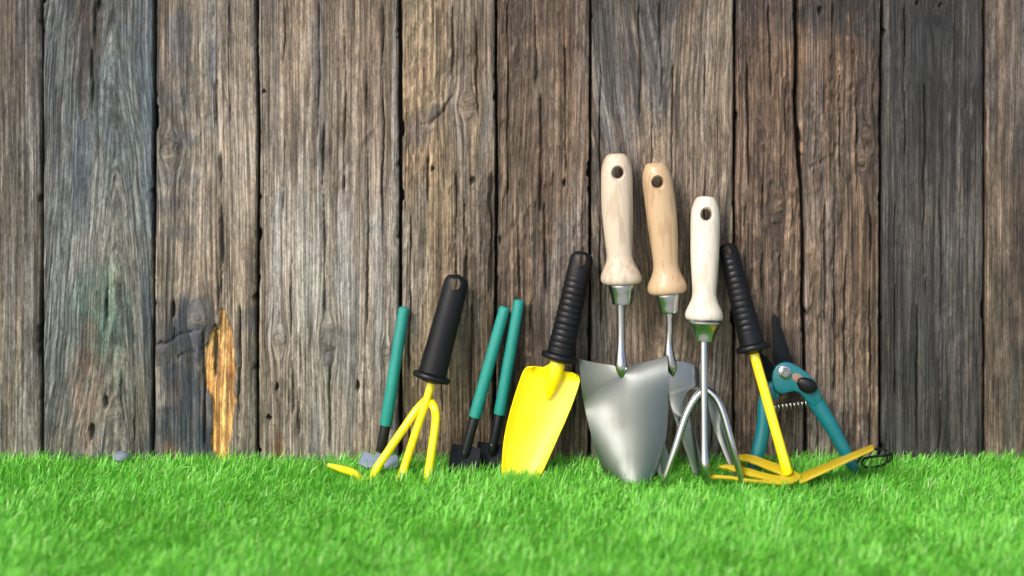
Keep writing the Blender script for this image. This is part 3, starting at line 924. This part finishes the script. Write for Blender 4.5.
# ---- steel trowel
t = thing('hand_trowel', 'steel hand trowel with broad silver blade and tall pale wooden handle', 'trowel', G(631, 486, 0.0))
wood_handle(t, (616.5, 153.5, .0185), (621.5, 284, .035), 1.0, M['beech_a'], 18.5,
            [(0, 12.6), (1.5, 13.0), (3, 12.9), (8, 11.6), (14, 10.4), (17.5, 10.2), (19, 9.8), (19.6, 6)], bend=1.2)
bar('tang', [(620.5, 300, .0370, 3.8), (621, 325, .0405, 3.7), (621, 345, .0440, 4.0), (621, 357, .0465, 5.2), (621.3, 365, .0485, 6.2), (621.6, 372, .0498, 5.0), (622, 380, .0510, 1.2)], 4, M['steel'], t)
rows = [((579, 359), (667.5, 355.5), .0420, 1.0), ((580, 372), (668, 371), .0440, 1.0), ((582.5, 396), (668, 397), .0480, 1.0), ((587.5, 420), (667.6, 422), .0520, .98),
        ((593.5, 444), (664.6, 446), .0561, .94), ((601.3, 466), (658.2, 467), .0597, .86), ((605.3, 475), (654.2, 475.5), .0612, .82), ((609.8, 484), (650, 484), .0627, .78)]
blade_sheet('blade', rows, M['steel_plate'], t, .0082, .0015, 48, 6, yaw=.0062,
            lip=lambda u, c: (1 - u) ** 5 * 8.5 * (1 - abs(c) ** 1.5) + (1 - u) ** 16 * 4.5 * math.exp(-(c / .13) ** 2))

# ---- steel three-pronged fork
t = thing('hand_fork', 'steel three-pronged hand fork with honey coloured wooden handle behind the silver trowel', 'hand fork', G(690, 474, 0.0))
wood_handle(t, (655.0, 162.5, .0185), (667.5, 293.5, .0340), .97, M['beech_b'], 19,
            [(0, 12.2), (1.5, 12.6), (3, 12.4), (8, 11.2), (14, 10.0), (17, 9.8), (18.4, 9.2), (18.8, 6)], 5.5, bend=-1.6)
bar('tang', [(668.3, 308, .0355, 3.6), (670.0, 325, .0375, 3.4), (669, 342, .0395, 3.5), (669.5, 356, .0415, 5.2), (672, 368, .043, 5.0), (673, 376, .044, 1.0)], 4, M['steel'], t)
FK = [(300, 178), (318, 168), (340, 163), (362, 164), (385, 170), (403, 182), (420, 198), (440, 224), (455, 250), (475, 300), (505, 380), (556, 548), (545, 556), (528, 542), (460, 385), (440, 312), (428, 284), (415, 266), (405, 257), (394, 253), (384, 256), (377, 265), (372, 280), (372, 296), (385, 345), (412, 440), (427, 520), (412, 530), (392, 520), (352, 395), (318, 300), (308, 276), (298, 262), (286, 258), (275, 264), (270, 280), (272, 310), (290, 390), (318, 468), (312, 525), (298, 540), (284, 528), (262, 480), (225, 360), (205, 295), (203, 255), (214, 222), (235, 196), (265, 182)]
plate('prong_plate', [P(570 + x / 3.2, 310 + y / 3.2, .0405 + .020 * (y - 170) / 370) for x, y in FK], .0018, M['steel_plate'], t, .0006)

# ---- steel three-tine cultivator
t = thing('hand_cultivator', 'steel cultivator with three round tines and whitish wooden handle, front of the wooden handled tools', 'cultivator', G(704, 486, 0.0))
wood_handle(t, (705.5, 196.5, .0175), (704, 321, .0455), .92, M['beech_c'], 18,
            [(0, 17.2), (1.2, 18.2), (2.8, 18.0), (5, 15.5), (9, 12.6), (14, 10.6), (17.5, 10.0), (19.3, 9.4), (19.8, 6)], 5.6)
bar('shaft', [(703.8, 336, .0485, 4.0), (704, 380, .0585, 3.9), (704.3, 425, .0690, 3.9), (704.6, 452, .0755, 4.2), (705, 464, .0785, 4.9), (705.5, 474, .0795, 4.6), (706, 481, .0800, 2.8)], 3.9, M['chrome'], t)
bar('tine', [(704.5, 389, .0585, 3.0), (700.5, 393, .0600, 3.6), (693, 402, .063, 3.7), (685, 418, .068, 3.6), (675.5, 448, .076, 3.4), (667, 474, .079, 3.2), (663.5, 485, .080, 2.2)], 3.6, M['chrome'], t)
bar('tine', [(704.0, 388, .0585, 3.0), (710, 392, .0600, 3.6), (717.5, 400, .063, 3.7), (724, 415, .068, 3.6), (732.5, 446, .076, 3.4), (740, 475, .079, 3.2), (742.8, 486, .080, 2.2)], 3.6, M['chrome'], t)

# ------------------------------------------------------------------ black plastic handles
def plastic_handle(t, top, bot, rw0, rw1, ribs, flange, slot, slot_at, rib_from=.2, rib_to=.94, depth=.8):
    a, b = P(*top), P(*bot)
    L = (b - a).length * 1000
    n = 150 if ribs else 40
    prof = []
    for i in range(n + 1):
        u = i / n
        r = rw0 + (rw1 - rw0) * u
        cap = min(1.0, (u * L) / (rw0 * .95))
        r *= max(0.0, 1 - (1 - cap) ** 2.7) ** (1 / 2.7) if cap < 1 else 1
        if ribs and rib_from < u < rib_to:
            ph = (u - rib_from) / (rib_to - rib_from) * ribs % 1.0
            r *= .93 + .08 * max(0.0, math.sin(math.pi * ph)) ** .5
        dp = depth + (1 - depth) * min(1, max(0, (u - .08) / .3))
        prof.append((u * L, max(r, .3), max(r * dp * .9, .3)))
    v, f, (a, ax, w, nn) = axis_profile(top, bot, prof, 1, 40)
    o = mesh_obj('handle', v, f, M['black'], t, sharp=60)
    # hanging slot, rounded oblong
    sw, sl = slot
    c = a + ax * slot_at / 1000
    rows = []
    for d in (rw1 + 8, -rw1 - 8):
        rows.append((c + nn * d / 1000, w * sw / 1000, ax * sl / 1000))
    cv, cf = loft(rows, 28)
    cut(o, cv, cf)
    fl = [(L - 3, rw1 * .9, rw1 * .85), (L - 1.6, flange * .80, flange * .74), (L - .6, flange * .97, flange * .9), (L + .6, flange, flange * .93), (L + 3.0, flange, flange * .93), (L + 4.2, flange * .95, flange * .88), (L + 5.4, flange * .62, flange * .55), (L + 7, 6.5, 6.5)]
    v, f, _ = axis_profile(top, bot, fl, 1, 40)
    mesh_obj('flange', v, f, M['black'], t, sharp=40)
    return o

# ---- yellow three-tine cultivator
t = thing('hand_cultivator', 'yellow cultivator with three bent tines and smooth black handle', 'cultivator', G(404, 480, 0.0))
plastic_handle(t, (458.5, 274.5, .016), (432.0, 375.5, .034), 12.2, 14.0, 0, 18.8, (4.8, 6.0), 10, depth=.9)
bar('tine', [(432.5, 376, .034), (430.5, 386, .036), (426, 402, .039), (416.5, 430, .044), (405.5, 464, .050), (401.5, 476, .054), (398, 483, .060, 2.4)], 4.0, M['yellow'], t)
bar('tine', [(429.5, 396, .0335, 2.5), (424.5, 401.5, .0355), (415, 412, .041), (404, 428, .046), (389, 450, .051), (376.5, 469, .056), (371, 481, .0575), (363, 480.5, .059, 3.9), (353, 473, .060, 3.7), (340, 468.5, .060, 3.2), (328.5, 465, .060, 1.6)], 4.0, M['yellow'], t)
bar('tine', [(428, 397, .0335, 2.5), (430.5, 402, .036), (434.5, 408.5, .042), (436, 418, .044), (434.5, 432, .047), (431, 456, .053), (428.3, 473, .057), (427, 481, .062), (424, 488, .070, 2.2)], 4.2, M['yellow'], t)

# ---- yellow trowel
t = thing('hand_trowel', 'bright yellow hand trowel with ribbed black handle', 'trowel', G(520, 482, 0.0))
plastic_handle(t, (583.5, 251.5, .015), (559.8, 355.5, .030), 11.6, 13.2, 12, 18.0, (5.6, 6.6), 9.5, .24, .93, .8)
v, f = sweep_data([(559.5, 356, .031, 6.5, 6), (557, 366, .0325, 8, 6.5), (554, 378, .034, 7.2, 5.4), (550.5, 391, .0352, 4.6, 3.0), (548, 400, .0358, 1.2, .6)], 5, 24)
mesh_obj('neck', v, f, M['yellow'], t)
rows = [((530.5, 366), (575.5, 373.5), .0340, .6), ((525.2, 369.3), (579.2, 378), .0346, .7), ((521.8, 376), (579, 384), .0356, .85), ((515.5, 395), (573.3, 401), .0390, 1), ((509.5, 416), (565.6, 420), .0430, 1), ((505, 437), (557.5, 438), .0470, 1),
        ((503, 456), (549, 457), .0515, .95), ((503, 474), (541, 474), .0560, .85), ((509, 489), (532, 489), .060, .5)]
blade_sheet('blade', rows, M['yellow'], t, -.0070, .0014, 40, 6, lip=lambda u, c: -7.5 * (1 - u) ** 14 * math.exp(-((c - .02) / .30) ** 2) + 3.0 * (1 - u) ** 30 * abs(c) ** 8)

# ---- yellow hoe with fork
t = thing('hand_hoe', 'yellow two-sided hand hoe with ribbed black handle, its head lying on the grass', 'hoe', G(792, 492, 0.0))
plastic_handle(t, (726.5, 243.5, .0145), (752.5, 346, .038), 9.6, 12.4, 13, 17.2, (3.6, 4.6), 8.0, .10, .86, .9)
C0 = G(788, 474, .0185)
sp = P(753.5, 352, .0395)
v, f = tube([sp, sp.lerp(C0, .5), C0 + (sp - C0).normalized() * .001], [.0048, .0049, .005], 4, 18)
mesh_obj('shaft', v, f, M['yellow'], t, sharp=50)
zt = .020
def hz(x, y, z=zt): return G(640 + x / 6.4, 400 + y / 6.4, .027 - .015 * (y - 350) / 190)
head = [hz(606, 366), hz(625, 355), hz(680, 350), hz(740, 362), hz(800, 384), hz(900, 420), hz(985, 455), hz(1024, 480), hz(1030, 496), hz(1010, 520), hz(970, 540), hz(910, 545),
        hz(830, 537), hz(760, 528), hz(680, 522), hz(580, 505), hz(480, 500), hz(430, 500), hz(416, 492), hz(440, 484), hz(500, 484), hz(580, 490), hz(680, 506), hz(770, 516), hz(800, 512),
        hz(770, 502), hz(700, 488), hz(620, 462), hz(560, 441), hz(520, 436), hz(500, 426), hz(540, 418), hz(620, 422), hz(700, 442), hz(780, 466), hz(850, 483), hz(896, 488), hz(906, 480), hz(880, 470),
        hz(800, 438), hz(740, 412), hz(690, 394), hz(640, 384)]
o = plate('fork_head', head, .0026, M['yellow_shaded'], t, .0007)
hb = [P(800, 474.5, .062), P(872.5, 445.2, .050), P(874.5, 447, .058), P(874.0, 449.2, .074), P(800, 483.2, .088)]
plate('hoe_blade', hb, .0024, M['yellow_shaded'], t, .0006)

# ------------------------------------------------------------------ green-handled small tools
def green_tool(t, top, mid, end, r0, r1, rs0, rs1):
    a, b = P(*top), P(*mid)
    L = (b - a).length * 1000
    prof = [(0, r0 * .55, r0 * .55), (.5, r0 * .8, r0 * .8), (1.4, r0 * .95, r0 * .95), (3, r0, r0), (L * .5, (r0 + r1) / 2, (r0 + r1) / 2), (L - 1.2, r1, r1), (L - .3, r1 * .96, r1 * .96), (L, r1 * .85, r1 * .85)]
    v, f, _ = axis_profile(top, mid, prof, 1, 28)
    mesh_obj('grip', v, f, M['green'], t, sharp=40)
    dv = [m_ + (m_ - tt) * -.03 for m_, tt in zip(mid, top)]
    v, f = sweep_data([tuple(dv) + (rs0, rs0), tuple((x + y) / 2 for x, y in zip(mid, end)) + ((rs0 + rs1) / 2, (rs0 + rs1) / 2), tuple(end) + (rs1, rs1 * .75)], 5, 24)
    mesh_obj('socket', v, f, M['black_metal'], t, sharp=45)

t = thing('small_spade', 'small black spade with green handle, left of the green pair', 'spade', G(463, 480, 0.0), 'black spades with green handles')
green_tool(t, (505, 306.5, .0085), (474.5, 417.5, .027), (464.5, 455, .0335), 5.6, 6.1, 5.3, 4.6)
v, f = sweep_data([(465.5, 451, .0345, 4.6, 4.0), (464, 457, .0355, 3.6, 3.0), (463, 461, .036, 1.0, .6)], 4, 20)
mesh_obj('weld', v, f, M['black_metal'], t)
blade_sheet('blade', [((453, 443.5), (480.5, 448), .0345, .9), ((451, 452), (480, 456), .0385, 1), ((449.5, 464), (478.5, 467), .0450, 1), ((450, 474), (476, 476), .0500, .9), ((455, 483), (470, 484), .0545, .5)], M['spade_black'], t, -.0035, .0013, 18, 4)

t = thing('small_spade', 'small black spade with green handle, nearest the yellow trowel', 'spade', G(491, 474, 0.0), 'black spades with green handles')
green_tool(t, (519.5, 299.5, .0075), (499.5, 414.5, .020), (492.5, 448, .0245), 5.5, 6.0, 5.2, 4.6)
v, f = sweep_data([(493, 444, .0255, 4.6, 4.0), (492, 451, .0265, 3.6, 3.0), (491.5, 456, .027, 1.0, .6)], 4, 20)
mesh_obj('weld', v, f, M['black_metal'], t)
blade_sheet('blade', [((478.5, 441.5), (503.5, 445), .023, .9), ((477.5, 450), (505, 453), .0265, 1), ((477, 461), (504, 464), .0325, 1), ((479, 471), (500, 473), .0370, .9), ((485, 478), (495, 479), .0400, .5)], M['spade_black'], t, -.0035, .0013, 18, 4)

t = thing('small_hoe', 'small green-handled hoe with notched grey metal blade beside the yellow cultivator', 'hoe', G(380, 474, 0.0))
green_tool(t, (404.3, 307, .0085), (385.8, 425.5, .022), (380.5, 452, .0265), 5.6, 6.2, 5.4, 5.0)
ho = [(364.5, 451.5), (361, 457), (357.5, 463.5), (366, 467.5), (376, 468.5), (379.5, 462), (382.5, 462), (385.5, 469), (391, 469.5), (398.5, 466.5), (398, 456), (394, 455.5), (388.5, 457.5), (385, 453), (378, 452.5), (375.5, 456)]
plate('blade', [P(x, y, .0265 + .0010 * (y - 452)) for x, y in ho], .0016, M['grey_metal'], t, .0005)

# ------------------------------------------------------------------ secateurs
t = thing('pruning_secateurs', 'open pruning secateurs with teal handles and dark blades leaning on the fence', 'secateurs', G(806, 470, 0.0))
def z2(x, y): return 740 + x / 3.2, 300 + y / 3.2
def YS(py): return .0145 + .0235 * (py - 315) / 150.0
def sp2(pts, dY=0.0):
    out = []
    for x, y in pts:
        a, b = z2(x, y)
        out.append(P(a, b, YS(b) + dY))
    return out
plate('cutting_blade', sp2([(103, 52), (107, 46), (112, 45), (121, 56), (140, 110), (158, 165), (170, 200), (168, 235), (130, 245), (112, 225), (107, 180), (106, 120)]), .0028, M['spade_black'], t, .0006)
plate('hook_blade', sp2([(56, 168), (66, 168), (84, 182), (104, 206), (130, 235), (138, 262), (105, 280), (88, 262), (70, 226), (58, 196)], -.0045), .004, M['spade_black'], t, .0008)
plate('pivot_housing', sp2([(101, 250), (105, 226), (114, 210), (130, 200), (150, 197), (170, 203), (190, 215), (215, 234), (240, 258), (252, 282), (262, 318), (245, 345), (222, 330), (205, 312), (188, 296), (170, 291), (150, 296), (130, 300), (112, 290), (104, 272)], .0055), .0085, M['teal'], t, .0022)
def hand(pts, dY, name):
    q = []
    for x, y, r, d in pts:
        a, b = z2(x, y)
        q.append((a, b, YS(b) + dY, r / 3.2, d / 3.2))
    v, f = sweep_data(q, 6, 24)
    return mesh_obj(name, v, f, M['teal'], t, sharp=60)
hand([(205, 272, 10, 10), (220, 296, 24, 15), (245, 330, 26, 18), (272, 372, 25, 20), (300, 418, 23, 20), (328, 468, 21, 19), (350, 510, 19, 18), (364, 540, 17, 16), (370, 553, 9, 9)], .004, 'handle')
hand([(112, 262, 8, 8), (98, 284, 22, 14), (86, 315, 25, 17), (80, 350, 24, 19), (76, 400, 23, 20), (66, 455, 23, 20), (50, 515, 21, 19), (38, 552, 18, 16), (34, 566, 9, 8)], .002, 'handle')
plate('handle_tab', sp2([(78, 258), (100, 262), (118, 286), (128, 308), (112, 318), (92, 316), (70, 300)], .000), .006, M['teal'], t, .0018)
# pivot bolt with washer and hexagon nut
pb = z2(143, 231); Yb = YS(pb[1]) + .0105
for nm, r, d0, d1, sg in (('washer', 6.2, 0, 1.4, 28), ('nut', 4.6, 1.3, 4.2, 6), ('bolt_end', 2.4, 4.1, 5.6, 16)):
    c = P(pb[0], pb[1], Yb)
    n = Vector((0, -1, .12)).normalized(); w = Vector((1, 0, 0)); u = n.cross(w)
    rows = [(c + n * d0 / 1000, w * r / 1000, u * r / 1000), (c + n * (d1 - .4) / 1000, w * r / 1000, u * r / 1000), (c + n * d1 / 1000, w * r * .88 / 1000, u * r * .88 / 1000)]
    v, f = loft(rows, sg)
    mesh_obj(nm, v, f, M['chrome'], t, sharp=30)
brown_m = paint('bronze_slot', (.20, .13, .085), .5, 500, .2)
lk = z2(186, 250); Yl = YS(lk[1]) + .0102
plate('lock_slot', sp2([(166, 240), (176, 234), (190, 236), (202, 246), (206, 258), (196, 266), (180, 264), (168, 254)], .0103), .0016, brown_m, t, .0004)
lv = []
for (x, y, r, d) in [(184, 262, 8, 6), (192, 264, 17, 11), (206, 270, 23, 15), (222, 276, 24, 16), (236, 280, 18, 12), (246, 283, 8, 6)]:
    a, b = z2(x, y); lv.append((a, b, YS(b) + .0125, r / 3.2, d / 3.2))
v, f = sweep_data(lv, 4, 20)
mesh_obj('lock_lever', v, f, M['black'], t)
# coil spring
pts = []
A_, B_ = z2(92, 346), z2(216, 331)
turns = 10
for i in range(turns * 12 + 1):
    u = i / (turns * 12); a = 2 * math.pi * turns * u
    x = A_[0] + (B_[0] - A_[0]) * u; y = A_[1] + (B_[1] - A_[1]) * u
    pts.append(P(x, y, YS(404) + .003) + Vector((0, math.cos(a), math.sin(a))) * .0038)
v, f = tube(pts, [.0006] * len(pts), 1, 8)
mesh_obj('spring', v, f, M['chrome'], t)
# wrist loop
lp = [(857, 463, .042), (862, 456, .030), (868, 451.5, .018), (878, 449, .012), (888, 451, .012), (892.5, 456, .018), (889, 461, .026), (881, 465.5, .034), (870, 467.5, .036), (862, 465, .034), (864, 459, .026), (874, 456.5, .022), (885, 455.5, .022), (890, 454, .016)]
bar('wrist_loop', [p + (1.25,) for p in lp], 1.25, M['black'], t, 6, 8)
bar('wrist_loop', [(882, 449.5, .012, 1.1), (887, 456, .018, 1.1), (885, 463, .028, 1.1), (879, 466, .032, 1.1)], 1.1, M['black'], t, 6, 8)

# ------------------------------------------------------------------ small grey stone by the fence
bm = bmesh.new()
bmesh.ops.create_icosphere(bm, subdivisions=3, radius=1)
c = P(121, 456.5, .016)
rs = random.Random(5)
dirs = [Vector((rs.gauss(0, 1), rs.gauss(0, 1), rs.gauss(0, 1))).normalized() for _ in range(9)]
offs = [rs.uniform(.62, .85) for _ in dirs]
for v_ in bm.verts:
    p = v_.co.copy()
    for d_, o_ in zip(dirs, offs):
        k = p.dot(d_)
        if k > o_:
            p -= d_ * (k - o_) * .85
    v_.co = Vector((p.x * .0090, p.y * .0075, p.z * .0056))
me = bpy.data.meshes.new('grey_stone'); bm.to_mesh(me); bm.free()
me.materials.append(M['stone'])
me.polygons.foreach_set('use_smooth', [True] * len(me.polygons))
me.set_sharp_from_angle(angle=math.radians(35))
st_o = bpy.data.objects.new('grey_stone', me); C.objects.link(st_o)
st_o.location = c
st_o['label'] = 'small grey stone in the grass at the foot of the leftmost planks'
st_o['category'] = 'stone'
